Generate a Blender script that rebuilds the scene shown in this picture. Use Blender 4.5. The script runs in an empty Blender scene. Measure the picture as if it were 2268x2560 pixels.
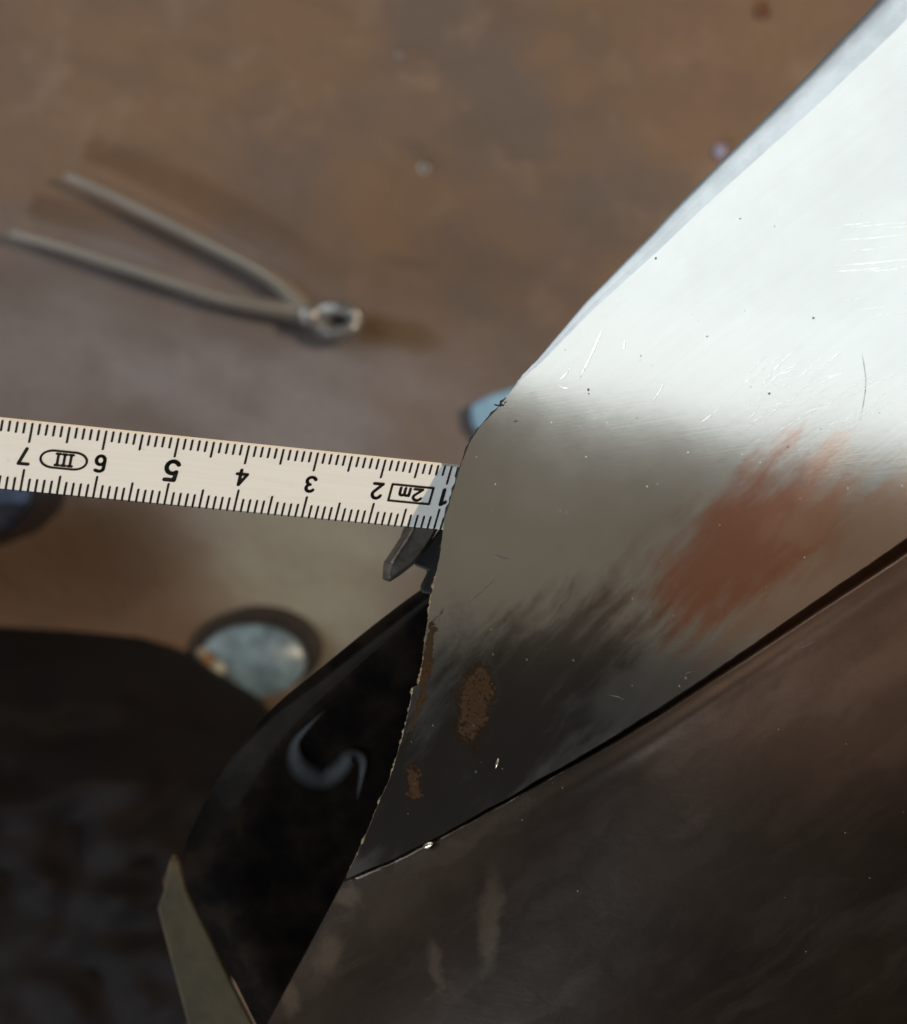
import bpy, math, random
from mathutils import Vector, Matrix, noise
random.seed(7)
S = bpy.context.scene
COL = S.collection

# ------------------------------------------------------------------ camera
F, CX, CY, CAMZ = 5500.0, 1134.0, 1280.0, 1.22       # focal length in photo pixels, image centre, height over the floor
cd = bpy.data.cameras.new('camera')
cam = bpy.data.objects.new('camera', cd); COL.objects.link(cam)
cam.location = (0, 0, CAMZ)                            # looking straight down, image up = +Y
cd.sensor_fit = 'HORIZONTAL'; cd.sensor_width = 36.0; cd.lens = 36.0 * F / 2268.0
cd.clip_start = 0.01; cd.clip_end = 50
cd.dof.use_dof = True; cd.dof.focus_distance = 0.311; cd.dof.aperture_fstop = 40
S.camera = cam

# ------------------------------------------------------------------ light
w = bpy.data.worlds.new('World'); S.world = w; w.use_nodes = True
w.node_tree.nodes['Background'].inputs[0].default_value = (1.0, 0.80, 0.62, 1)
w.node_tree.nodes['Background'].inputs[1].default_value = 0.032

def area(name, loc, target, sx, sy, radiance, color, roll=0.0):
    l = bpy.data.lights.new(name, 'AREA'); l.shape = 'RECTANGLE'; l.size = sx; l.size_y = sy
    l.energy = radiance * sx * sy * math.pi; l.color = color     # Cycles: power = radiance * area * pi
    o = bpy.data.objects.new(name, l); COL.objects.link(o); o.location = loc
    q = (Vector(target) - Vector(loc)).to_track_quat('-Z', 'Y')
    o.rotation_euler = (q.to_matrix().to_4x4() @ Matrix.Rotation(roll, 4, 'Z')).to_euler()
    return o
# the daylight opening to the left of the bench (size_y runs along world z)
area('window_light', (-1.6, 1.08, 2.27), (0.6, 1.08, 2.27), 1.86, 2.5, 2.6, (0.92, 0.99, 1.0), math.radians(-15))
# an added warm panel, an added cool fill and the warm bulb
area('added_warm_panel', (-1.63, -0.10, 2.35), (0.4, -0.10, 2.35), 0.66, 2.2, 0.22, (1.0, 0.80, 0.54), math.radians(-15))  # unseen, added for the warm grey reflection in the fender
area('added_cool_fill', (-1.25, -1.9, 1.55), (0.0, 0.0, 0.6), 0.5, 0.42, 58.0, (0.80, 0.91, 1.0))  # unseen fill added to brighten the ruler
bl = bpy.data.lights.new('bulb_light', 'POINT'); bl.energy = 140; bl.color = (1.0, 0.78, 0.54); bl.shadow_soft_size = 0.05
bo = bpy.data.objects.new('bulb_light', bl); COL.objects.link(bo); bo.location = (1.6, 0.55, 2.35)

S.view_settings.view_transform = 'Standard'; S.view_settings.look = 'None'
S.view_settings.exposure = 0.0; S.view_settings.gamma = 1.0; S.view_settings.use_curve_mapping = False
S.render.engine = 'CYCLES'
S.cycles.use_denoising = True
S.cycles.max_bounces = 6

# ------------------------------------------------------------------ geometry helpers
def at(px, py, d):
    """point seen at photo pixel (px,py), d metres below the camera"""
    return Vector(((px - CX) / F * d, -(py - CY) / F * d, CAMZ - d))
def atz(px, py, z):
    return at(px, py, CAMZ - z)
def tag(o, label=None, cat=None, group=None, kind=None):
    if label: o['label'] = label
    if cat: o['category'] = cat
    if group: o['group'] = group
    if kind: o['kind'] = kind
    return o
def empty(name, loc, label, cat, group=None):
    o = bpy.data.objects.new(name, None); COL.objects.link(o); o.location = loc; o.empty_display_size = 0.01
    return tag(o, label, cat, group)
def mesh(name, verts, faces, mat, parent=None, smooth=True, solid=None, bevel=None, fix=True):
    me = bpy.data.meshes.new(name)
    off = Vector(parent.location) if parent else Vector((0, 0, 0))
    if parent and parent.parent: off = off + Vector(parent.parent.location)
    me.from_pydata([tuple(Vector(v) - off) for v in verts], [], faces)
    if fix:
        import bmesh
        bm = bmesh.new(); bm.from_mesh(me); bmesh.ops.recalc_face_normals(bm, faces=bm.faces); bm.to_mesh(me); bm.free()
    me.materials.append(mat)
    if smooth:
        for p in me.polygons: p.use_smooth = True
    o = bpy.data.objects.new(name, me); COL.objects.link(o)
    if parent: o.parent = parent
    if solid:
        m = o.modifiers.new('solid', 'SOLIDIFY'); m.thickness = solid; m.offset = -1
    if bevel:
        m = o.modifiers.new('bevel', 'BEVEL'); m.width = bevel; m.segments = 3; m.limit_method = 'ANGLE'
    return o
def grid(nu, nv, fn):
    v = [fn(i / (nu - 1), j / (nv - 1)) for i in range(nu) for j in range(nv)]
    f = [(i*nv+j, (i+1)*nv+j, (i+1)*nv+j+1, i*nv+j+1) for i in range(nu-1) for j in range(nv-1)]
    return v, f
def thick(v, f, nu, nv, th, n0=Vector((-.48, 0, .877))):
    """give a grid sheet a thickness; the rim has its own vertices so the faces stay crisp"""
    k = len(v); off = n0*-th
    v2 = [Vector(p) for p in v] + [Vector(p) + off for p in v]; f2 = list(f) + [tuple(reversed([i + k for i in q])) for q in f]
    loop = [j for j in range(nv)] + [i*nv + nv-1 for i in range(1, nu)] + [(nu-1)*nv + j for j in range(nv-2, -1, -1)] + [i*nv for i in range(nu-2, 0, -1)]
    b0 = len(v2); n = len(loop)
    v2 += [Vector(v[i]) for i in loop] + [Vector(v[i]) + off for i in loop]
    cw = f[0].index(0) if 0 in f[0] else 0
    flip = f[0][(cw+1) % 4] == 1
    for i in range(n):
        a, b = b0+i, b0+(i+1) % n; q = (a, a+n, b+n, b); f2.append(q if flip else tuple(reversed(q)))
    return v2, f2
def upward(v, f):
    """flip a sheet so that its faces look up"""
    n = Vector((0, 0, 0))
    for q in f:
        a, b, c = (Vector(v[k]) for k in q[:3]); n += (b - a).cross(c - a)
    return [tuple(reversed(q)) for q in f] if n.z < 0 else f
class Poly:
    """polyline sampled by arc length"""
    def __init__(s, pts):
        s.p = [Vector(p) for p in pts]; s.L = [0.0]
        for a, b in zip(s.p, s.p[1:]): s.L.append(s.L[-1] + (b - a).length)
    def __call__(s, t):
        x = max(0.0, min(1.0, t)) * s.L[-1]
        for i in range(len(s.p) - 1):
            if x <= s.L[i+1] or i == len(s.p) - 2:
                k = (x - s.L[i]) / max(1e-9, s.L[i+1] - s.L[i]); return s.p[i].lerp(s.p[i+1], k)
def smooth_pts(pts, n=8):
    """Catmull-Rom through points"""
    P = [Vector(p) for p in pts]; P = [2*P[0]-P[1]] + P + [2*P[-1]-P[-2]]; out = []
    for i in range(1, len(P) - 2):
        a, b, c, d = P[i-1:i+3]
        for k in range(n):
            t = k / n
            out.append(0.5*((2*b)+(c-a)*t+(2*a-5*b+4*c-d)*t*t+(3*b-a-3*c+d)*t**3))
    out.append(P[-2]); return out
def sweep(path, rad, seg=14, up=Vector((0, 0, 1)), ex=1.0):
    """tube along path; rad(k) -> (half width, half height)"""
    v, f = [], []; n = len(path)
    for i, p in enumerate(path):
        t = (path[min(i+1, n-1)] - path[max(i-1, 0)]).normalized()
        sd = t.cross(up).normalized(); u2 = sd.cross(t)
        a, b = rad(i / (n - 1))
        for k in range(seg):
            an = 2*math.pi*k/seg; ca, sa = math.cos(an), math.sin(an); v.append(p + sd*(a*math.copysign(abs(ca)**ex, ca)) + u2*(b*math.copysign(abs(sa)**ex, sa)))
    for i in range(n-1):
        for k in range(seg):
            f.append((i*seg+k, i*seg+(k+1) % seg, (i+1)*seg+(k+1) % seg, (i+1)*seg+k))
    f.append(tuple(range(seg))[::-1]); f.append(tuple((n-1)*seg+k for k in range(seg)))
    return v, f
def prism(outline, z0, z1):
    n = len(outline); v = [Vector((p[0], p[1], z0)) for p in outline] + [Vector((p[0], p[1], z1)) for p in outline]
    return v, [tuple(range(n))[::-1], tuple(range(n, 2*n))] + [(i, (i+1) % n, n+(i+1) % n, n+i) for i in range(n)]
def nz(x, y, z=0.0): return noise.noise(Vector((x, y, z)))

# ------------------------------------------------------------------ material helpers
class M:
    def __init__(s, name):
        s.m = bpy.data.materials.new(name); s.m.use_nodes = True; s.t = s.m.node_tree
        s.b = s.t.nodes['Principled BSDF']; g = s.t.nodes.new('ShaderNodeNewGeometry'); s.P = g.outputs['Position']
    def n(s, ty, **kw):
        x = s.t.nodes.new(ty)
        for k, v in kw.items(): setattr(x, k, v)
        return x
    def link(s, a, b):
        if isinstance(a, (int, float, tuple)): b.default_value = a
        else: s.t.links.new(a, b)
    def noise(s, size, vec=None, detail=4, rough=.55, dist=0.0):
        x = s.n('ShaderNodeTexNoise'); x.inputs['Scale'].default_value = 1.0 / size
        x.inputs['Detail'].default_value = detail; x.inputs['Roughness'].default_value = rough; x.inputs['Distortion'].default_value = dist
        s.link(vec or s.P, x.inputs['Vector']); return x
    def mapt(s, loc=(0, 0, 0), rot=0.0, scale=(1, 1, 1), vec=None):
        x = s.n('ShaderNodeMapping', vector_type='TEXTURE')
        x.inputs['Location'].default_value = loc; x.inputs['Rotation'].default_value = (0, 0, rot); x.inputs['Scale'].default_value = scale
        s.link(vec or s.P, x.inputs['Vector']); return x.outputs[0]
    def rng(s, val, a, b, c=0.0, d=1.0, smooth=True):
        x = s.n('ShaderNodeMapRange'); x.interpolation_type = 'SMOOTHSTEP' if smooth else 'LINEAR'
        s.link(val, x.inputs[0])
        for k, q in zip((1, 2, 3, 4), (a, b, c, d)): x.inputs[k].default_value = q
        return x.outputs[0]
    def math(s, op, a, b=0.0):
        x = s.n('ShaderNodeMath', operation=op); s.link(a, x.inputs[0]); s.link(b, x.inputs[1]); return x.outputs[0]
    def mix(s, fac, a, b):
        x = s.n('ShaderNodeMix', data_type='RGBA'); s.link(fac, x.inputs[0])
        s.link(a if not isinstance(a, tuple) else a + (1,), x.inputs[6]); s.link(b if not isinstance(b, tuple) else b + (1,), x.inputs[7]); return x.outputs[2]
    def warp(s, amt, size):
        nn = s.noise(size, detail=5)
        x = s.n('ShaderNodeVectorMath', operation='SUBTRACT'); s.link(nn.outputs['Color'], x.inputs[0]); x.inputs[1].default_value = (.5, .5, .5)
        y = s.n('ShaderNodeVectorMath', operation='SCALE'); s.link(x.outputs[0], y.inputs[0]); y.inputs['Scale'].default_value = amt
        z = s.n('ShaderNodeVectorMath', operation='ADD'); s.link(s.P, z.inputs[0]); s.link(y.outputs[0], z.inputs[1]); return z.outputs[0]
    def blob(s, c, rx, ry, rot=0.0, vec=None, soft=.5):
        """a patch with its own place on the surface: 1 inside, 0 outside"""
        v = s.mapt((c[0], c[1], c[2]), rot, (rx, ry, 10.0), vec)
        l = s.n('ShaderNodeVectorMath', operation='LENGTH'); s.link(v, l.inputs[0])
        return s.rng(l.outputs['Value'], 1.0, 1.0 - soft)
    def bump(s, h, dist, strength=1.0, normal=None):
        x = s.n('ShaderNodeBump'); x.inputs['Distance'].default_value = dist; x.inputs['Strength'].default_value = strength
        s.link(h, x.inputs['Height'])
        if normal is not None: s.link(normal, x.inputs['Normal'])
        return x.outputs[0]
    def out(s, color=None, rough=None, metal=None, normal=None, **kw):
        for k, v in (('Base Color', color), ('Roughness', rough), ('Metallic', metal), ('Normal', normal)):
            if v is not None: s.link(v + (1,) if isinstance(v, tuple) and len(v) == 3 else v, s.b.inputs[k])
        for k, v in kw.items(): s.b.inputs[k.replace('_', ' ')].default_value = v
        return s.m
def simple(name, col, rough, metal=0.0, var=.25, size=.01, bump=0.0):
    m = M(name); nn = m.noise(size, detail=6)
    c = m.mix(m.rng(nn.outputs[0], .3, .7), tuple(x*(1-var) for x in col), tuple(min(1, x*(1+var)) for x in col))
    return m.out(c, m.rng(nn.outputs[0], .2, .8, rough*.85, min(1, rough*1.15)), metal, m.bump(nn.outputs[0], bump) if bump else None)

# ------------------------------------------------------------------ floor
def floor_material():
    m = M('stained_concrete')
    wv = m.warp(.05, .09)
    big = m.noise(.16, wv, 5).outputs[0]; mid = m.noise(.035, wv, 6, .6).outputs[0]; fine = m.noise(.004, None, 3).outputs[0]
    streak = m.noise(1.0, m.mapt(rot=math.radians(-14), scale=(.06, .030, .05), vec=wv), 4, .55).outputs[0]
    c = m.mix(m.rng(big, .42, .58), (.20, .118, .070), (.142, .102, .084))
    c = m.mix(m.rng(streak, .40, .75, 0, .5), c, (.115, .078, .056))
    c = m.mix(m.rng(mid, .52, .72, 0, .55), c, (.27, .182, .132))
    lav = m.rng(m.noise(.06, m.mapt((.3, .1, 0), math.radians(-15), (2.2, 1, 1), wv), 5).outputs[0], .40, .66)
    grey = m.blob(atz(560, 1040, 0), .32, .120, math.radians(-10), wv, .8)  # cool floor sheen put into the colour
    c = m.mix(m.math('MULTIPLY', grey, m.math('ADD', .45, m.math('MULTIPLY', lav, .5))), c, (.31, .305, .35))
    g2 = m.blob(atz(760, 1400, 0), .105, .080, math.radians(-32), wv, .7)  # pale glow below the ruler, painted as lighter floor
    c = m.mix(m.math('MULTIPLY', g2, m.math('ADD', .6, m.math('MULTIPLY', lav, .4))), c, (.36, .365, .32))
    brown = m.blob(atz(200, 1420, 0), .085, .045, math.radians(8), wv, .6)  # brown shadow left by blocked cool light, painted in
    c = m.mix(m.math('MULTIPLY', brown, .65), c, (.105, .062, .036))
    head_shadow = m.blob(atz(990, 828, 0), .036, .0125, math.radians(-9), m.warp(.012, .03), .7)  # shadow cast by the pincers' head, painted brown
    c = m.mix(m.math('MULTIPLY', head_shadow, .8), c, (.14, .082, .030))
    oil = m.blob(atz(1040, 415, 0), .02, .009, math.radians(-20), wv, .8)
    oil2 = m.blob(atz(1010, 650, 0), .03, .006, math.radians(4), wv, .8)
    c = m.mix(m.math('MULTIPLY', m.math('MAXIMUM', oil, oil2), .5), c, (.09, .07, .055))
    rst = m.blob(atz(1905, 30, 0), .0055, .006, 0, wv, .6)
    c = m.mix(m.math('MULTIPLY', rst, .8), c, (.16, .06, .025))
    c = m.mix(m.rng(fine, .3, .8, 0, .25), c, (.16, .12, .09))
    h = m.math('ADD', m.math('MULTIPLY', mid, .6), m.math('MULTIPLY', fine, .2))
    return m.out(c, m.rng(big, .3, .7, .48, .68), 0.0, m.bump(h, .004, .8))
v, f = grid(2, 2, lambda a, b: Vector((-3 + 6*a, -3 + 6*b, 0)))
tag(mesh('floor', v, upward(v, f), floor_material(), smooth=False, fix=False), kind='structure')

# ------------------------------------------------------------------ fender
D0 = 0.2955; QA, QB, QC, QE, QF = .55, .02, -1.4, 0.4, -3.0
P0 = at(1700, 1250, D0)
def zf(x, y):
    x -= P0.x; y -= P0.y
    dent = 0.00006*nz(x*60, y*60, 3.1)
    return P0.z + QA*x + QB*y + .5*QC*x*x + QE*x*y + .5*QF*y*y + dent
def on_fender(px, py):
    d = D0
    for _ in range(40):
        p = at(px, py, d); d = CAMZ - zf(p.x, p.y)
    return at(px, py, d)
EDGE_CUT = [(863,2199),(905,2112),(946,2012),(972,1950),(993,1891),(1016,1802),(1027,1752),(1032,1719),(1046,1714),(1055,1671),(1067,1571),(1078,1493),(1092,1431),
            (1101,1377),(1110,1300),(1121,1267),(1132,1231),(1149,1173),(1171,1115),(1193,1077),(1221,1044),(1248,1017),(1276,980)]
EDGE_ROLL = [(1304,939),(1347,894),(1395,836),(1465,753),(1554,661),(1618,596),(1707,500),(1798,407),(1990,216),(2196,0),(2480,-300)]
CREASE = [(863,2199),(983,2148),(1097,2089),(1274,1991),(1400,1918),(1500,1862),(1639,1775),(1879,1612),(2080,1474),(2268,1344),(2600,1110),(2900,900)]
edge = Poly([Vector((a, b, 0)) for a, b in EDGE_CUT + EDGE_ROLL])
crease = Poly([Vector((a, b, 0)) for a, b in CREASE])
cut_part = sum((Vector(b) - Vector(a)).length for a, b in zip(EDGE_CUT, EDGE_CUT[1:])) / edge.L[-1]
def edge_px(t):
    p = edge(t).copy()
    k = 1.0 if t < cut_part else max(0.0, 1 - (t - cut_part)*20)
    r = k*(2.2*nz(t*190, 1.7) + 1.6*nz(t*600, 4.2))
    return Vector((p.x + r, p.y + r*.4, 0))
def vfun(b):            # more rows near the crease and the edge
    return b + .10*math.sin(2*math.pi*b)/(2*math.pi) if False else 1 - (1 - b)**1.6
GROOVE = .0024
def roll_in(t):
    """offset in photo pixels from the outer edge to the inner line of the rolled flange"""
    u = (t - cut_part)/(1 - cut_part)
    if u <= 0: return Vector((0, 0, 0))
    d = (edge(min(1, t + .01)) - edge(t - .01)).normalized()
    return Vector((-d.y, d.x, 0))*(84*min(1, u/.75)**.75)
def fender_top(a, b):
    t = 0.002 + .998*a
    e = edge_px(t) + roll_in(t); c = crease(t).copy(); c.y += 2.5*nz(c.x/70, 5.5) + 1.2*nz(c.x/18, 1.8)
    k = vfun(b); q = e.lerp(c, k); p = on_fender(q.x, q.y)
    cp = on_fender(c.x, c.y); dist = (Vector((p.x, p.y)) - Vector((cp.x, cp.y))).length
    lip = max(0.0, 1 - dist / GROOVE)
    wid = (.16 + .84*min(1, max(0, (c.x - 1000)/1250)))
    return p
v, f = grid(330, 150, fender_top)
f = upward(v, f)
def fender_material():
    m = M('worn_bare_steel')
    wv = m.warp(.006, .008)
    dirn = math.radians(37)
    st = m.noise(1.0, m.mapt(rot=dirn, scale=(.020, .0012, .020), vec=m.warp(.0015, .02)), 5, .6).outputs[0]
    st2 = m.noise(1.0, m.mapt(rot=math.radians(8), scale=(.012, .00025, .012)), 4, .6).outputs[0]
    stb = m.noise(1.0, m.mapt(rot=math.radians(50), scale=(.012, .0026, .012), vec=m.warp(.003, .012)), 5, .6).outputs[0]
    big = m.noise(.02, wv, 5).outputs[0]; fine = m.noise(.0006, None, 3).outputs[0]
    c = m.mix(m.rng(big, .3, .7), (.355, .355, .345), (.395, .395, .385))
    c = m.mix(m.rng(st, .35, .7, 0, .06), c, (.24, .23, .21))
    # reddish hand reflection painted into the colour along the crease, ragged along the brushing
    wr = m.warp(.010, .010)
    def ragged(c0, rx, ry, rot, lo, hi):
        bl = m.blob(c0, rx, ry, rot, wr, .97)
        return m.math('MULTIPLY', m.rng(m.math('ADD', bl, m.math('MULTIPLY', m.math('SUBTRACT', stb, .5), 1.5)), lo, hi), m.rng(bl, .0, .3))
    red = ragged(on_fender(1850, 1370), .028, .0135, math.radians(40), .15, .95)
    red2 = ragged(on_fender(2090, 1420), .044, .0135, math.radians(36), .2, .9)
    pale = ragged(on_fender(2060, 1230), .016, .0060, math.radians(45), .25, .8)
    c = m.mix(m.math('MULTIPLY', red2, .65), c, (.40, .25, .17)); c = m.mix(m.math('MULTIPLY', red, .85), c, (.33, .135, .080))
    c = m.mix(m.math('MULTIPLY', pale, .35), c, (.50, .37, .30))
    # dark reflection painted into the base colour towards the corner
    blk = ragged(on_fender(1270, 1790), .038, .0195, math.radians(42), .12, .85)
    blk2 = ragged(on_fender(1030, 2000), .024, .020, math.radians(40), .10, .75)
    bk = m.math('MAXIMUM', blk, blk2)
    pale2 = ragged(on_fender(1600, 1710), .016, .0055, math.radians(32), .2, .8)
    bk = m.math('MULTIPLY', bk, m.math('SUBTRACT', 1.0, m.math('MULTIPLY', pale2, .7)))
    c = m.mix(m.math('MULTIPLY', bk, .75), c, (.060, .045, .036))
    # rust
    wu = m.warp(.0045, .003)
    r1 = m.blob(on_fender(1185, 1760), .0036, .0095, math.radians(-6), wu, .8)
    r2 = m.blob(on_fender(1150, 1560), .0040, .0075, math.radians(4), wu, .8)
    r3 = m.blob(on_fender(1035, 1960), .0020, .0045, math.radians(0), wu, .8)
    r4 = m.blob(on_fender(1060, 1700), .0008, .0120, math.radians(-12), wu, .6)
    grain = m.rng(m.noise(.0006, None, 4).outputs[0], .2, .8)
    ru = m.math('MULTIPLY', m.math('MAXIMUM', m.math('MAXIMUM', r1, m.math('MULTIPLY', r2, .12)), m.math('MAXIMUM', r3, r4)), m.math('ADD', .15, m.math('MULTIPLY', grain, 1.0)))
    ru = m.math('MINIMUM', 1.0, m.math('MULTIPLY', ru, 1.35))
    c = m.mix(m.rng(ru, 0, .45), c, (.046, .024, .011))
    # dark pits and pale dust specks
    def specks(size, thr, seed):
        vo = m.n('ShaderNodeTexVoronoi'); vo.inputs['Scale'].default_value = 1/size
        m.link(m.mapt((seed, 0, 0)), vo.inputs['Vector'])
        nn = m.noise(size*1.7, m.mapt((seed, seed, 0)), 2).outputs[0]
        return m.math('MULTIPLY', m.rng(vo.outputs['Distance'], .13, .05), m.rng(nn, thr, thr+.04))
    pits = specks(.0018, .60, .3); dust = m.math('MULTIPLY', specks(.0011, .62, .7), .35)
    c = m.mix(pits, c, (.07, .055, .04)); c = m.mix(dust, c, (.75, .72, .66))
    rough = m.math('ADD', m.rng(big, .25, .75, .115, .155), m.math('MULTIPLY', ru, .45))
    rough = m.math('ADD', rough, m.math('MULTIPLY', m.math('MAXIMUM', pits, dust), .4))
    metal = m.math('SUBTRACT', .92, m.math('MAXIMUM', m.math('MULTIPLY', m.rng(ru, .25, .8), .9), m.math('MAXIMUM', m.math('MULTIPLY', dust, .9), pits)))
    scr = m.blob(on_fender(2180, 900), .030, .022, 0, wv, .9)
    nrm = m.bump(m.math('MULTIPLY', st, m.math('ADD', .03, scr)), .000020, .5); nrm = m.bump(st2, .000003, .5, nrm); nrm = m.bump(big, .00007, .25, nrm)
    nrm = m.bump(m.math('ADD', m.math('MULTIPLY', ru, fine), dust), .00003, .5, nrm)
    m.link(m.math('MULTIPLY', m.math('SUBTRACT', 1.0, ru), .5), m.b.inputs['Specular IOR Level'])
    return m.out(c, rough, metal, nrm)
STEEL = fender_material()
fender = empty('car_fender', (P0.x, P0.y, P0.z - .03), 'bare steel car fender with rolled edge, window glare and a long crease', 'fender')
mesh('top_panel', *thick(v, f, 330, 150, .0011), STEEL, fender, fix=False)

# the side below the crease
def fender_side(a, b):
    c = crease(a); K = on_fender(c.x, c.y)
    wid = (.16 + .84*min(1, max(0, (c.x - 1000)/1250)))
    dirv = Vector((-.50 + .95*a, -.95, 0)).normalized()   # runs along the cut end at the left, fans out to the right
    r = -.0012 + .087*b**1.7
    x, y = K.x + dirv.x*r, K.y + dirv.y*r
    y += (.00016*nz(c.x/45, 8.8) + .00008*nz(c.x/14, 2.8))*math.exp(-max(0, r)/.003)
    lip = max(0.0, 1 - r / (GROOVE*(.25 + .75*wid)))
    ridge = .00045*math.exp(-((r - .0048)/.0018)**2)*min(1, max(0, (c.x - 1300)/500))
    z = K.z - .0008 - .0022*wid - (.10 + .30*a)*r - 1.6*r*r - .0060*wid*lip**1.4 + ridge + .00008*nz(x*50, y*50, 9)
    if b == 0: z = K.z - .0013
    return Vector((x, y, z))
v, f = grid(220, 110, fender_side); f = upward(v, f)
def side_material():
    m = M('dark_reflection_steel')
    wv = m.warp(.006, .01)
    st = m.noise(1.0, m.mapt(rot=math.radians(-4), scale=(.02, .0005, .02)), 5, .6).outputs[0]
    big = m.noise(.022, wv, 5).outputs[0]; fine = m.noise(.0007, None, 3).outputs[0]
    c = m.mix(m.rng(big, .32, .68), (.034, .024, .019), (.054, .039, .030))  # reflection of dark surroundings held in the base colour
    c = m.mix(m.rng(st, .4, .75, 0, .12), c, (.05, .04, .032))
    smd = m.noise(1.0, m.mapt(rot=math.radians(42), scale=(.022, .006, .02), vec=wv), 5, .6).outputs[0]
    c = m.mix(m.rng(smd, .45, .7, 0, .55), c, (.115, .095, .082))
    red = m.blob(on_fender(2330, 1560), .048, .030, math.radians(28), wv, .98)  # reddish reflection painted onto the right of the side
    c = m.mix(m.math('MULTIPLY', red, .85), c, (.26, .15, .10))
    wu = m.warp(.003, .003); z = P0.z
    pt = None
    for px, py, rx, ry, ro in ((818, 2395, .0028, .0042, -20), (868, 2245, .0030, .0018, 15), (1222, 2270, .0022, .0105, -4), (1090, 2390, .0016, .005, 10), (720, 2520, .002, .0035, 0)):
        b_ = m.blob(at(px, py, CAMZ - (z - .03)), rx, ry, math.radians(ro), wu, .7); pt = b_ if pt is None else m.math('MAXIMUM', pt, b_)
    c = m.mix(m.math('MULTIPLY', pt, .30), c, (.15, .115, .075))
    vo = m.n('ShaderNodeTexVoronoi'); vo.inputs['Scale'].default_value = 700; m.link(m.P, vo.inputs['Vector'])
    dust = m.math('MULTIPLY', m.rng(vo.outputs['Distance'], .10, .04), m.rng(m.noise(.004, None, 2).outputs[0], .60, .66, 0, .5))
    c = m.mix(dust, c, (.6, .5, .42))
    nrm = m.bump(st, .000012, .5); nrm = m.bump(big, .0005, .35, nrm)
    return m.out(c, m.rng(smd, .3, .7, .38, .24), m.math('SUBTRACT', .75, m.math('MULTIPLY', m.math('MAXIMUM', m.math('MULTIPLY', pt, .4), dust), .5)), nrm)
tag(mesh('side_panel', *thick(v, f, 220, 110, .0011, Vector((0, -.2, .98))), side_material(), fender, fix=False), 'steel side below the crease, dark reflection in its colour')

# rolled flange along the upper edge
def rolled(a, b):
    t = cut_part*.985 + (1 - cut_part*.985)*a
    e = edge_px(t); i = e.lerp(crease(t), 0) + roll_in(t)
    q = e.lerp(i, b); p = on_fender(q.x, q.y); pi_ = on_fender(i.x, i.y)
    wid = (Vector((pi_.x, pi_.y)) - Vector((on_fender(e.x, e.y).x, on_fender(e.x, e.y).y))).length
    x = (1 - b); rr = min(1, wid/.003)
    p.z -= wid*(.02*x + .24*x*x + .10*max(0, x - .78)**2/.22 + .035*math.exp(-((b - .80)/.16)**2))
    return p
v, f = grid(200, 26, rolled); f = upward(v, f)
def bead_material():
    m = M('smooth_steel_bead'); nn = m.noise(.004, None, 5).outputs[0]
    return m.out(m.mix(m.rng(nn, .3, .7), (.30, .315, .33), (.36, .375, .39)), .30, .9, m.bump(nn, .0001, .3))
mesh('rolled_edge', *thick(v, f, 200, 26, .0011), bead_material(), fender, fix=False)

# ragged burr left by the cut
bv, bf = [], []
NB = 420
for i in range(NB):
    t = .004 + (cut_part*.62)*i/(NB-1); e = edge_px(t); p = on_fender(e.x, e.y)
    wd = .00006 + .00042*max(0, nz(t*120, 7.7) + .5*nz(t*420, 3.3)) * min(1, i/30)
    bv += [p + Vector((.00015, 0, .00006)), p + Vector((-wd, -.0001, -.0001)), p + Vector((-wd*.6, 0, -.0008))]
    if i:
        k = 3*(i-1); bf += [(k, k+3, k+4, k+1), (k+1, k+4, k+5, k+2)]
mesh('edge_burr', bv, bf, simple('raw_edge_bronze', (.30, .22, .13), .5, .6, .4, .0008, .0002), fender, fix=False)
# curled shavings clinging to the edge
def shaving(pts, r):
    path = smooth_pts([on_fender(a, b) + Vector((0, 0, dz)) for a, b, dz in pts], 5)
    v, f = sweep(path, lambda k: (r, r*.7), 8); return v, f
BLACK = simple('dark_grime_and_shade', (.012, .010, .010), .7, 0, .3, .001)
for pts in ([(1256,1014,.0002),(1251,1008,.0006),(1253,1002,.0009)], [(1252,1012,.0003),(1244,1014,.0006),(1236,1012,.0008)]):
    v, f = shaving(pts, .00011); mesh('metal_shaving', v, f, BLACK, fender)
bv, bf = [], []
for i in range(60):
    e = Poly([Vector((x, y, 0)) for x, y in EDGE_CUT[13:23]])(.18 + .78*i/59); p = on_fender(e.x, e.y); wd = .0001 + .00025*max(0, nz(i*.35, 2.2)+.2)
    bv += [p + Vector((.00012, 0, .00004)), p + Vector((-wd, wd, -.0002))]
    if i: k = 2*(i-1); bf.append((k, k+2, k+3, k+1))
mesh('edge_burr', bv, bf, BLACK, fender, fix=False)

# scratches: bright fresh ones and a few dark ones
SCR_W = simple('fresh_scratch', (.80, .81, .82), .30, 1.0, .1, .001); SCR_D = simple('dark_scratch', (.10, .085, .07), .6, .3, .2, .001)
def scratch(pts, wd, mat):
    pp = smooth_pts([Vector((a, b, 0)) for a, b in pts], 6); v, f = [], []
    for i, q in enumerate(pp):
        t = (pp[min(i+1, len(pp)-1)] - pp[max(i-1, 0)]).normalized(); k = i/(len(pp)-1)
        r = wd*F/.3*.5*math.sin(math.pi*(.03 + .94*k))*max(.08, .7 + 1.3*nz(q.x*.11, q.y*.11, 5))
        for sg in (-1, 1):
            p = on_fender(q.x - t.y*r*sg, q.y + t.x*r*sg); v.append(p + Vector((-.00002, 0, .00004)))
        if i: j = 2*(i-1); f.append((j, j+2, j+3, j+1))
    mesh('scratch', v, upward(v, f), mat, fender, fix=False)
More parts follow.
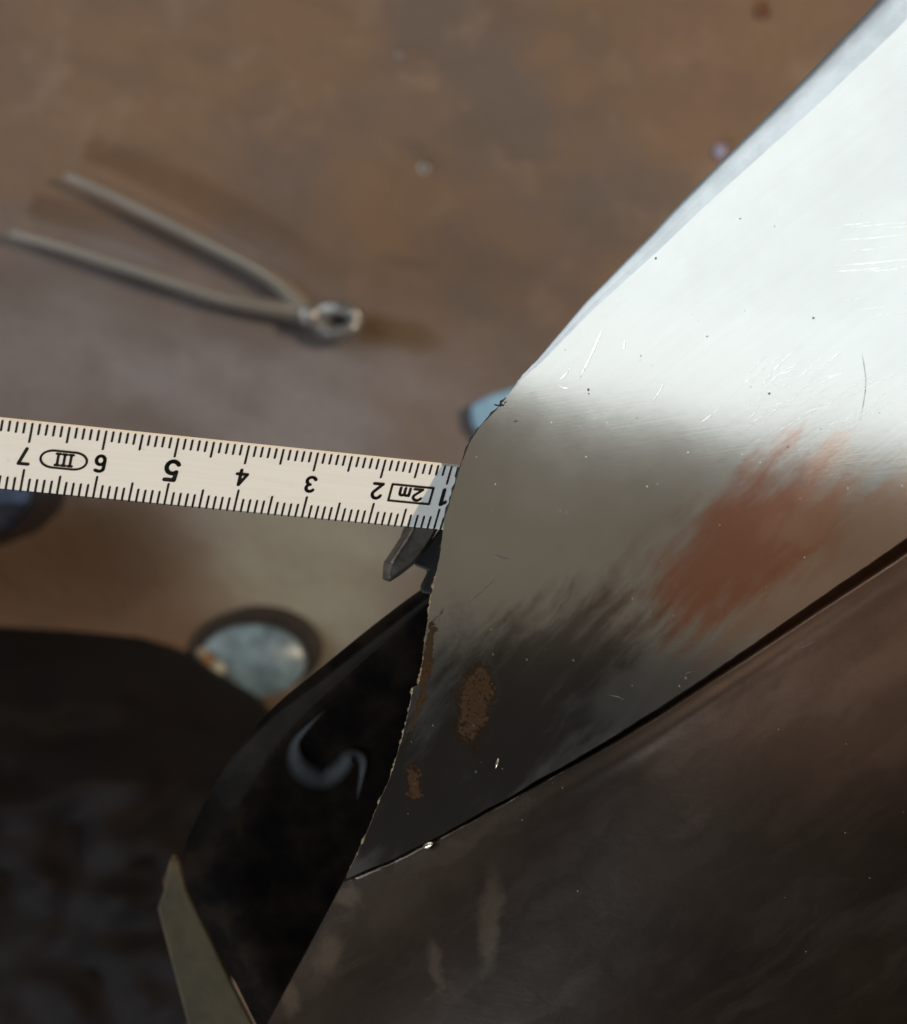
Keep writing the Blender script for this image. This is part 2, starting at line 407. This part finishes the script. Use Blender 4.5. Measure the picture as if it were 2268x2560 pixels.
for pts, wd in (([(1447,948),(1470,905),(1497,845),(1508,820)], .00028), ([(1398,952),(1412,938),(1432,915)], .00022), ([(1395,962),(1412,970),(1430,968)], .0002), ([(1628,1010),(1645,985),(1662,955)], .00022),
                ([(1745,1062),(1775,1040),(1806,1014)], .00016), ([(1560,872),(1561,862),(1563,852)], .0004)):
    scratch(pts, wd, SCR_W)
rs = random.Random(11)
for i in range(34):
    x0, y0 = rs.uniform(1840, 2120), rs.uniform(930, 1085); an = rs.uniform(.42, .85) + (2000 - x0)*.0006; L = rs.uniform(50, 190); cv = rs.uniform(-.2, .1)
    scratch([(x0, y0), (x0 + .5*L*math.cos(an), y0 - .5*L*math.sin(an)), (x0 + L*math.cos(an + cv), y0 - L*math.sin(an + cv))], rs.uniform(.00004, .00010), SCR_W)
for i in range(14):
    x0, y0 = rs.uniform(2050, 2230), rs.uniform(560, 800); L = rs.uniform(50, 220)
    scratch([(x0, y0), (x0 + L*.5, y0 - L*.03), (x0 + L, y0 - L*.09)], rs.uniform(.00003, .00008), SCR_W)
for pts, wd in (([(1176,1504),(1205,1478),(1238,1447)], .00016), ([(1238,1386),(1255,1394),(1276,1397)], .0003), ([(2155,880),(2165,960),(2150,1060)], .00009), ([(1990,1625),(2020,1612),(2040,1600)], .00012),
                ([(1525,1738),(1545,1742),(1562,1750)], .00016), ([(1705,1690),(1725,1680),(1740,1678)], .00014), ([(1282,1055),(1296,1051)], .0003)):
    scratch(pts, wd, SCR_D)

# small weld blobs and chips by the crease end
WELD = simple('bright_metal_chip', (.62, .55, .45), .3, .9, .2, .001, .0002)
for px, py, sx, sy, ro in ((1070, 2113, .00085, .0004, 30), (1243, 1908, .00022, .0008, -15)):
    c = on_fender(px, py); vv, ff = [], []
    for i in range(9):
        for j in range(14):
            th = math.pi*.5*i/8; ph = 2*math.pi*j/14; x = math.sin(th)*math.cos(ph)*sx*(1+.25*nz(i, j, px)); y = math.sin(th)*math.sin(ph)*sy
            ca, sa = math.cos(math.radians(ro)), math.sin(math.radians(ro))
            X, Y = x*ca - y*sa, x*sa + y*ca
            vv.append(Vector((c.x+X, c.y+Y, zf(c.x+X, c.y+Y) + math.cos(th)*.00035 - .00002)))
    for i in range(8):
        for j in range(14): ff.append((i*14+j, i*14+(j+1) % 14, (i+1)*14+(j+1) % 14, (i+1)*14+j))
    mesh('weld_blob', vv, ff, WELD, fender)

# ------------------------------------------------------------------ folding ruler
R = Matrix(((0.93615445, 0.24726473, 0.24995001), (-0.09012285, 0.8559248, -0.50918622), (-0.33984221, 0.45415074, 0.82356201)))
T = Vector((-0.02830456, 0.00943634, -0.30509266 + CAMZ)); W = 0.01087
def rul(s, y, h=0.0):
    """ruler frame: s centimetres along the scale, y from the upper edge of the picture (0..W), h above the face"""
    return R @ Vector((-(s - 4)*.01, -y, h)) + T
ruler = empty('folding_ruler', tuple(rul(7, W/2, -.003)), 'cream folding ruler with black centimetre numbers pushed under the steel edge', 'ruler')
b_, th = .00028, .0016
prof = [(0, -b_*1.0), (b_*.35, -b_*.3), (b_, 0), (W-b_, 0), (W-b_*.3, -b_*.3), (W, -b_), (W - .0002, -th), (.0011, -th)]
v, f = [], []
SS = [0.02 + i*.2 for i in range(86)]
for s in SS:
    for y, h in prof: v.append(rul(s, y, h))
n = len(prof)
for i in range(len(SS)-1):
    for k in range(n): f.append((i*n+k, i*n+(k+1) % n, (i+1)*n+(k+1) % n, (i+1)*n+k))
f.append(tuple(range(n))); f.append(tuple((len(SS)-1)*n+k for k in range(n))[::-1])
def ruler_material():
    m = M('cream_ruler_paint'); g = m.noise(1.0, m.mapt(rot=math.radians(-6), scale=(.01, .0006, .01)), 5).outputs[0]; d = m.noise(.0016, None, 4).outputs[0]
    c = m.mix(m.rng(g, .35, .7), (.90, .885, .84), (.87, .85, .80)); c = m.mix(m.rng(d, .66, .78, 0, .25), c, (.5, .44, .36))
    return m.out(c, .38, 0, m.bump(m.math('ADD', g, m.math('MULTIPLY', d, .4)), .00005, .5))
mesh('ruler_blade', v, f, ruler_material(), ruler, smooth=False)
INK = simple('black_ruler_ink', (.014, .011, .009), .42, 0, .25, .002)
H = .00005
def capsule(a, b, wd, v, f, n=5):
    """a printed stroke with round ends, in ruler (s cm, y m) coordinates"""
    ax, bx = Vector((a[0]*.01, a[1])), Vector((b[0]*.01, b[1])); d = bx - ax
    d = d.normalized() if d.length > 1e-9 else Vector((1, 0)); k0 = len(v); an0 = math.atan2(d.y, d.x)
    for c, st in ((bx, an0 - math.pi/2), (ax, an0 + math.pi/2)):
        for i in range(n+1):
            an = st + math.pi*i/n; q = c + Vector((math.cos(an), math.sin(an)))*wd/2; v.append(rul(q.x*100, q.y, H))
    f.append(tuple(range(k0, len(v))))
def ribbon(pts, wd, v, f):
    for a, b in zip(pts, pts[1:]): capsule(a, b, wd, v, f)
up_, lo_ = ([], []), ([], [])
for k in range(3, 165):
    s = k/10; j = random.uniform(-.00004, .00004)
    l1, l2 = (.0031, .0034) if k % 10 == 0 else ((.0026, .0029) if k % 5 == 0 else (.0018, .0020))
    capsule((s, .00034), (s, l1 + j), .00030, *up_); capsule((s, W - .00008), (s, W - l2 + j), .00030, *lo_)
tag(mesh('tick_scale', *up_, INK, ruler, smooth=False, fix=False), kind='stuff'); tag(mesh('tick_scale', *lo_, INK, ruler, smooth=False, fix=False), kind='stuff')
def arc(cx, cy, rx, ry, a0, a1, n=14): return [(cx + rx*math.cos(math.radians(a0+(a1-a0)*i/n)), cy + ry*math.sin(math.radians(a0+(a1-a0)*i/n))) for i in range(n+1)]
# glyph strokes in a unit box, x 0..0.62, y 0 (base) .. 1
G = {
 '1': [[(.10, .80), (.34, .97), (.34, .03)]],
 '2': [arc(.30, .72, .25, .26, 165, -20) + [(.50, .56), (.06, .03)], [(.06, .03), (.58, .03)]],
 '3': [arc(.27, .745, .235, .235, 150, -75), arc(.27, .27, .265, .255, 82, -155)],
 '4': [[(.40, .03), (.40, .97), (.02, .28), (.60, .28)]],
 '5': [[(.54, .97), (.12, .97), (.09, .55)], arc(.28, .33, .28, .31, 130, -150)],
 '6': [[(.50, .93)] + arc(.30, .80, .23, .18, 60, 180, 8) + [(.07, .30)] + arc(.30, .29, .23, .27, 180, 540, 24)],
 '7': [[(.04, .97), (.56, .97), (.24, .03)]],
 'm': [[(.05, .03), (.05, .66)], arc(.20, .50, .15, .16, 180, 0, 8) + [(.35, .03)], arc(.50, .50, .15, .16, 180, 0, 8) + [(.65, .03)]],
 'I': [[(.15, .04), (.15, .96)], [(.02, .04), (.28, .04)], [(.02, .96), (.28, .96)]],
}
def glyphs(text, s0, hgt, wd, yc, track=.78, name='numeral', wx=1.0):
    """upright in the ruler's own frame: characters run with growing s, their tops towards the upper edge (printed upside down in the picture)"""
    v, f = [], []; tot = sum({'m': .70, 'I': .42}.get(c, track) for c in text) - (track - .62 if text[-1] not in 'mI' else .06)
    x = s0 - tot*hgt*wx*100/2
    for c in text:
        for st in G[c]:
            ribbon([(x + p[0]*hgt*wx*100, yc + (p[1] - .5)*hgt) for p in st], wd, v, f)
        x += {'m': .70, 'I': .42}.get(c, track)*hgt*wx*100
    return mesh(name, v, f, INK, ruler, smooth=False, fix=False)
YC = W*.495
for k, hgt, wd in ((1, .0026, .00056), (2, .0025, .00048), (3, .0024, .00048), (4, .0025, .00048), (5, .0031, .00062), (6, .0025, .00048), (7, .0025, .00048)):
    glyphs(str(k), k + (.03 if k == 7 else 0), hgt, wd, YC)
glyphs('2m', 1.485, .0019, .00042, YC, .80, 'length_mark', 1.25)
v, f = [], []
ribbon([(1.18, YC-.00135), (1.80, YC-.00135), (1.80, YC+.00135), (1.18, YC+.00135), (1.18, YC-.00135)], .00034, v, f); mesh('length_frame', v, f, INK, ruler, smooth=False, fix=False)
glyphs('III', 6.495, .0019, .00036, YC, .5, 'class_mark', 1.1)
v, f = [], []
ov = arc(6.495 + .14, YC, .175, .00132, -90, 90, 16) + arc(6.495 - .14, YC, .175, .00132, 90, 270, 16); ribbon(ov + ov[:1], .00032, v, f); mesh('class_oval', v, f, INK, ruler, smooth=False, fix=False)

# ------------------------------------------------------------------ clip under the ruler end
ZC = CAMZ - .331
def pz(px, py, z): p = atz(px, py, z); return (p.x, p.y)
PLASTIC = simple('scuffed_black_plastic', (.075, .066, .056), .42, 0, .35, .003, .0003)
clip = empty('plastic_clip', tuple(atz(1040, 1400, ZC - .008)), 'small dark hooked clip sticking out beneath the ruler end', 'clip')
hook = [(1020,1290),(1000,1345),(968,1394),(959,1406),(956,1448),(974,1455),(997,1441),(1032,1414),(1058,1385),(1088,1335),(1110,1290)]
inner = [(1048,1290),(1022,1345),(988,1396),(977,1412),(972,1440),(976,1446),(994,1433),(1029,1407),(1054,1380),(1084,1332),(1106,1290)]
lo_o = [atz(a, b, ZC - .006) for a, b in hook]; lo_m = [atz(a, b, ZC - .0022) for a, b in hook]; hi_o = [atz(a, b, ZC) for a, b in inner]; nk = len(hook)
v = lo_o + lo_m + hi_o; f = [tuple(range(nk))[::-1], tuple(range(2*nk, 3*nk))] + [(k*nk+i, k*nk+(i+1) % nk, (k+1)*nk+(i+1) % nk, (k+1)*nk+i) for k in range(2) for i in range(nk)]
mesh('hook', v, f, PLASTIC, clip, smooth=False, bevel=.00018)
bar = [(1046,1392),(1034,1412),(1070,1427),(1050,1468),(1054,1482),(1080,1486),(1180,1500),(1230,1330),(1110,1310)]
v, f = prism([pz(a, b, ZC - .003) for a, b in bar], ZC - .007, ZC - .0025); mesh('arm', v, f, BLACK, clip, smooth=False, bevel=.0004)
rid = smooth_pts([atz(1046, 1300, ZC + .0000), atz(1024, 1340, ZC + .0000), atz(1002, 1374, ZC + .0000), atz(980, 1407, ZC - .0001)], 5)
v, f = sweep(rid, lambda k: (.00022, .00025), 8); mesh('ridge', v, f, simple('worn_plastic_edge', (.17, .14, .11), .5, 0, .3, .001), clip)
pp = on_fender(1150, 1420); v, f = prism([(pp.x-.003, pp.y-.003), (pp.x+.003, pp.y-.003), (pp.x+.003, pp.y+.003), (pp.x-.003, pp.y+.003)], ZC - .004, zf(pp.x-.003, pp.y) - .0009)
mesh('stem', v, f, BLACK, clip, smooth=False)

# ------------------------------------------------------------------ glossy black part under the fender
OUT = [(1120,1415),(1085,1450),(1000,1512),(900,1590),(790,1680),(680,1772),(590,1880),(510,2010),(462,2120),(462,2200),(500,2290),(560,2400),(640,2560),(780,2840)]
INN = [(1330,1480),(1330,1560),(1325,1700),(1300,1850),(1260,2000),(1230,2150),(1200,2300),(1180,2450),(1160,2600),(1150,2700),(1150,2760),(1150,2800),(1150,2840),(1150,2860)]
oc = Poly(smooth_pts([Vector((a, b, 0)) for a, b in OUT], 6)); ic = Poly(smooth_pts([Vector((a, b, 0)) for a, b in INN], 6))
ZB = CAMZ - .352
def black_part(a, b):
    e, c = oc(a), ic(a); q = e.lerp(c, b)
    x = min(1.0, b*4.5); bulge = .0055*(1 - (1 - x)**2.2) - .006*b
    return atz(q.x, q.y, ZB - .008*a + bulge - .004*math.sin(math.pi*a)*b)
v, f = grid(140, 70, black_part); f = upward(v, f)
def gloss_black():
    m = M('glossy_black_paint'); nn = m.noise(.006, None, 5).outputs[0]; d = m.noise(.0012, None, 4).outputs[0]
    return m.out(m.mix(m.rng(nn, .35, .7), (.006, .005, .005), (.016, .012, .009)), m.rng(d, .3, .75, .14, .24), 0, m.bump(nn, .0002, .25), Specular_IOR_Level=.03)
bp = empty('bumper_corner', tuple(atz(900, 2000, ZB - .03)), 'glossy black curved body part below the cut steel edge', 'body part')
GB = gloss_black()
mesh('shell', *thick(v, f, 140, 70, .002, Vector((0, 0, 1))), GB, bp, fix=False)
# lamp highlight laid on it as a pale ribbon
def on_black(px, py):
    best = min(((black_part(i/60, j/40) - atz(0, 0, 0)) for i in range(61) for j in range(41)), key=lambda p: (CX + p.x*F/(CAMZ-p.z) - px)**2 + (CY - p.y*F/(CAMZ-p.z) - py)**2)
    return atz(px, py, best.z + atz(0, 0, 0).z)
def on_black(px, py):
    best, bz = 1e18, 0
    for i in range(81):
        for j in range(51):
            p = black_part(i/80, j/50); d = CAMZ - p.z; q = (CX + p.x*F/d - px)**2 + (CY - p.y*F/d - py)**2
            if q < best: best, bz = q, p.z
    return atz(px, py, bz + .00045)
SC = [(815,1772,.5),(775,1812,.9),(742,1850,1.5),(735,1885,2.6),(748,1920,3.6),(780,1942,4.0),(815,1945,3.8),(848,1925,3.2),(872,1893,2.8),(893,1890,2.0),(907,1905,1.6),(904,1940,1.1),(897,1975,.8),(893,2005,.4)]
sp = [(on_black(a, b), r*.00058) for a, b, r in SC]
sv = smooth_pts([p for p, r in sp], 4); v, f = [], []; fade = []
for i, p in enumerate(sv):
    t = (sv[min(i+1, len(sv)-1)] - sv[max(i-1, 0)]).normalized(); sd = t.cross(Vector((0, 0, 1))).normalized()
    k = i/(len(sv)-1)*(len(sp)-1); a0 = int(min(k, len(sp)-2)); r = sp[a0][1]*(1-(k-a0)) + sp[a0+1][1]*(k-a0)
    for j in range(7):
        x = j/3 - 1; v.append(p + sd*r*x + Vector((0, 0, .0001))); fade.append(math.cos(x*math.pi/2)**1.8*min(1, i/5, (len(sv)-1-i)/8))
    if i:
        for j in range(6): q = 7*(i-1)+j; f.append((q, q+7, q+8, q+1))
def highlight_mat():
    m = M('painted_highlight'); at_ = m.n('ShaderNodeAttribute', attribute_name='fade'); nn = m.noise(.0012, None, 5).outputs[0]
    al = m.math('MULTIPLY', at_.outputs['Fac'], m.rng(nn, .25, .6, .85, 1.0))
    m.link(al, m.b.inputs['Alpha']); return m.out((.05, .055, .06), .5, 0)
so = mesh('hook_highlight', v, upward(v, f), highlight_mat(), bp, fix=False)
fa = so.data.attributes.new('fade', 'FLOAT', 'POINT'); fa.data.foreach_set('value', fade)
tag(so, 'pale hook shaped highlight laid on the black paint')

# ------------------------------------------------------------------ tan strip
ZT = CAMZ - .43
strip = [(424,2150),(447,2152),(466,2225),(520,2335),(575,2450),(632,2562),(760,2820),(585,2820),(470,2562),(430,2410),(394,2272),(410,2225),(418,2190)]
ts = empty('cardboard_strip', tuple(atz(500, 2400, ZT - .003)), 'narrow tan strip with a torn tip beside the black body part', 'strip')
v, f = prism([pz(a, b, ZT) for a, b in strip], ZT - .002, ZT); mesh('strip_sheet', v, f, simple('tan_cardboard', (.085, .064, .033), .85, 0, .2, .006, .0004), ts, smooth=False, bevel=.0004)
v, f = prism([pz(a, b, ZT-.0015) for a, b in [(405,2205),(430,2140),(440,2146),(425,2200),(412,2240)]], ZT - .004, ZT - .0022); mesh('torn_flap', v, f, simple('torn_brown_paper', (.10, .05, .025), .9, 0, .2, .004), ts, smooth=False)

# ------------------------------------------------------------------ dark cloth heap
heap_edge = Poly([Vector((a, b, 0)) for a, b in [(-900,1585),(-300,1570),(0,1566),(180,1576),(350,1592),(450,1622),(530,1668),(580,1700),(640,1735),(685,1785),(740,1880),(760,2050),(720,2300)]])
def heap(a, b):
    e = heap_edge(a); c = Vector((-250 + 420*a, 2900, 0)); q = e.lerp(c, b**1.2)
    hgt = .17*(1 - (1 - min(1, b*2.0))**2.2) + .05
    fold = .010*math.sin(q.y/44 + 1.6*nz(q.x/260, q.y/170) + q.x/420)*min(1, b*6)*max(0, 1 - b*1.1) + .010*nz(q.x/120, q.y/90, 4)*min(1, b*6)
    z = hgt + fold
    if b == 0: z = .0
    return atz(q.x, q.y, max(0.0, z))
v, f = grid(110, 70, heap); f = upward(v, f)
def cloth_mat():
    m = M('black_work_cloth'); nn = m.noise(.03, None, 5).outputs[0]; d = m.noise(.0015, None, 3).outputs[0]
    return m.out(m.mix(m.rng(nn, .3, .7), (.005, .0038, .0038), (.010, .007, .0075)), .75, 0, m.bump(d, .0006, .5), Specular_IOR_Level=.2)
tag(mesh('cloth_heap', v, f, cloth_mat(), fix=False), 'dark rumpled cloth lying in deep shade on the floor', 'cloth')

# ------------------------------------------------------------------ dark blue case at the left
v, f = prism([pz(a, b, .07) for a, b in [(-700,1120),(60,1150),(112,1215),(105,1265),(40,1330),(-60,1370),(-700,1400)]], .0, .09)
cs = empty('tool_case', tuple(atz(-300, 1260, 0)), 'dark blue case corner showing beneath the ruler', 'case')
mesh('case_body', v, f, simple('dark_blue_plastic', (.018, .022, .040), .4, 0, .3, .01, .0005), cs, smooth=False, bevel=.006)
v, f = prism([pz(a, b, .09) for a, b in [(-690,1140),(50,1165),(88,1215),(70,1262),(-690,1290)]], .0902, .094); mesh('case_lid', v, f, simple('blue_plastic_lid', (.05, .075, .15), .35, 0, .3, .01), cs, smooth=False, bevel=.0015)

# ------------------------------------------------------------------ oval dish with pale blue inside
dc = atz(640, 1640, 0)
dish = empty('oval_dish', tuple(dc), 'shallow pale blue dish with its shadow built as a dark rim beside the dark cloth', 'dish')
def ring(rx, ry, z, n=48, dx=0, dy=0): return [dc + Vector((dx + rx*math.cos(2*math.pi*i/n), dy + ry*math.sin(2*math.pi*i/n), z)) for i in range(n)]
def loft(rings):
    n = len(rings[0]); v = [p for r in rings for p in r]; f = []
    for k in range(len(rings)-1):
        for i in range(n): f.append((k*n+i, k*n+(i+1) % n, (k+1)*n+(i+1) % n, (k+1)*n+i))
    f.append(tuple(range((len(rings)-1)*n, len(rings)*n))); return v, f
v, f = loft([ring(.034, .0235, 0, 48, .003, .004), ring(.0345, .024, .010, 48, .0035, .0045), ring(.0335, .023, .0115, 48, .003, .0042), ring(.0265, .0175, .0045, 48, -.0005, -.0005)])
mesh('dish_shadow_rim', v, f, simple('dark_shadow_rim', (.026, .017, .012), .6, 0, .3, .005, .0003), dish)  # offset dark rim stands in for the dish's cast shadow
v, f = loft([ring(.0300, .0205, .0, 48, -.0015, -.0025), ring(.0296, .0202, .0118, 48, -.0015, -.0025), ring(.0285, .0192, .0128, 48, -.0015, -.0025)]); mesh('dish_bottom', v, f, simple('pale_blue_enamel', (.20, .29, .36), .3, 0, .35, .01), dish)
for i, (px, py, r, colr) in enumerate(((520, 1650, .0035, (.40, .20, .09)), (545, 1672, .0042, (.62, .60, .50)), (505, 1632, .0028, (.45, .38, .28)))):
    c = atz(px, py, .0165); vv = [c + Vector((r*math.cos(a)*1.1, r*math.sin(a), dz)) for dz in (-.004, .0, .0025) for a in [2*math.pi*k/7 + dz*60 for k in range(7)]]
    n7 = 7; ff = [(k*7+i2, k*7+(i2+1) % 7, (k+1)*7+(i2+1) % 7, (k+1)*7+i2) for k in range(2) for i2 in range(7)] + [tuple(range(14, 21)), tuple(range(7))[::-1]]
    mesh('pebble', vv, ff, simple('crumb_%d' % i, colr, .7, 0, .3, .002), dish)

# ------------------------------------------------------------------ pale blue floor reflection, built as a block behind the fender
v, f = prism([pz(a, b, .012) for a, b in [(1175,1015),(1222,990),(1300,965),(1500,960),(1520,1180),(1330,1230),(1215,1110),(1182,1062)]], .0, .012)
sh = empty('reflection_block', tuple(atz(1320, 1080, 0)), 'bright pale blue reflection built as a block, half hidden behind the cut steel edge', 'block')
mesh('reflection_block_body', v, f, simple('pale_blue_reflection', (.34, .64, 1.0), .6, 0, .1, .01, .0004), sh, smooth=False, bevel=.003)
# ------------------------------------------------------------------ pincers
def fl(px, py, z): return atz(px, py, z)
pin = empty('steel_pincers', tuple(fl(770, 800, 0)), 'pair of long handled steel pincers lying open on the floor', 'pincers')
def steel_tool():
    m = M('worn_tool_steel'); nn = m.noise(.06, None, 2).outputs[0]
    return m.out(m.mix(m.rng(nn, .35, .7), (.46, .43, .39), (.52, .48, .43)), m.rng(nn, .3, .7, .30, .42), .45)
TS = steel_tool()
hA = smooth_pts([fl(165,436,.013), fl(290,492,.014), fl(420,556,.015), fl(520,607,.015), fl(620,660,.014), fl(690,703,.012), fl(738,745,.012), fl(775,790,.012)], 6)
hB = smooth_pts([fl(25,579,.013), fl(160,617,.014), fl(300,662,.015), fl(430,705,.014), fl(540,741,.013), fl(640,764,.011), fl(720,778,.010), fl(790,792,.009)], 6)
for h_ in (hA, hB):
    v, f = sweep(h_, lambda k: (.0025 + .0034*k**1.4, .0045 + .0055*k), 20, Vector((0, 0, 1)), 1.7); mesh('handle', v, f, TS, pin)
jA = smooth_pts([fl(775,786,.012), fl(808,822,.012), fl(843,834,.013), fl(876,826,.013), fl(890,810,.012)], 6)
jB = smooth_pts([fl(780,800,.010), fl(806,778,.011), fl(850,772,.013), fl(885,783,.013), fl(896,806,.012)], 6)
BR = simple('bright_ground_steel', (.42, .42, .43), .30, .7, .15, .006, .0004)
for j_ in (jA, jB):
    v, f = sweep(j_, lambda k: (.0058 - .0014*k, .0085), 14); mesh('jaw', v, f, BR, pin)
v, f = prism([pz(a, b, .004) for a, b in [(812,800),(830,786),(862,786),(880,800),(866,818),(832,820)]], .001, .005); mesh('jaw_shade_plate', v, f, BLACK, pin, smooth=False)  # dark plate laid where the jaw opening is only shaded
c = fl(778, 796, 0); n = 20
v, f = loft([[c + Vector((r*math.cos(2*math.pi*i/n), r*math.sin(2*math.pi*i/n), z)) for i in range(n)] for r, z in ((.0062, .004), (.0062, .0195), (.0050, .0215), (.002, .022))]); mesh('pivot_rivet', v, f, BR, pin)

# ------------------------------------------------------------------ small bits on the floor
def washer(px, py, R_, r_, lab):
    c = fl(px, py, 0); n = 24; rings = [[c + Vector((q*math.cos(2*math.pi*i/n), q*math.sin(2*math.pi*i/n), z)) for i in range(n)] for q, z in ((R_, 0), (R_, .0012), (R_*.9, .0016), (r_*1.1, .0016), (r_, .0012), (r_, 0))]
    v = [p for q in rings for p in q]; f = [(k*n+i, k*n+(i+1) % n, ((k+1) % 6)*n+(i+1) % n, ((k+1) % 6)*n+i) for k in range(6) for i in range(n)]
    tag(mesh('small_washer', v, f, BR), lab, 'washer')
washer(1061, 421, .0032, .0016, 'small bright washer on the brown floor above the pincers jaws')
washer(997, 139, .0020, .0010, 'tiny dull washer on the open brown floor')
def chip(px, py, r, col, nm, lab, cat):
    c = fl(px, py, 0); vv = [c + Vector((r*math.cos(a)*(1+.3*nz(k, px)), r*math.sin(a), z)) for z in (0, .002, .003) for k, a in enumerate([2*math.pi*q/8 for q in range(8)])]
    ff = [(k*8+i, k*8+(i+1) % 8, (k+1)*8+(i+1) % 8, (k+1)*8+i) for k in range(2) for i in range(8)] + [tuple(range(16, 24))]
    tag(mesh(nm, vv, ff, simple(nm + '_stuff', col, .6, 0, .2, .002)), lab, cat)
chip(1803, 378, .0042, (.36, .33, .46), 'paint_flake', 'pale violet flake on the floor touching the rolled edge', 'flake')
chip(1905, 34, .0035, (.17, .07, .03), 'rust_flake', 'orange brown rust flake near the top of the rolled edge', 'flake')
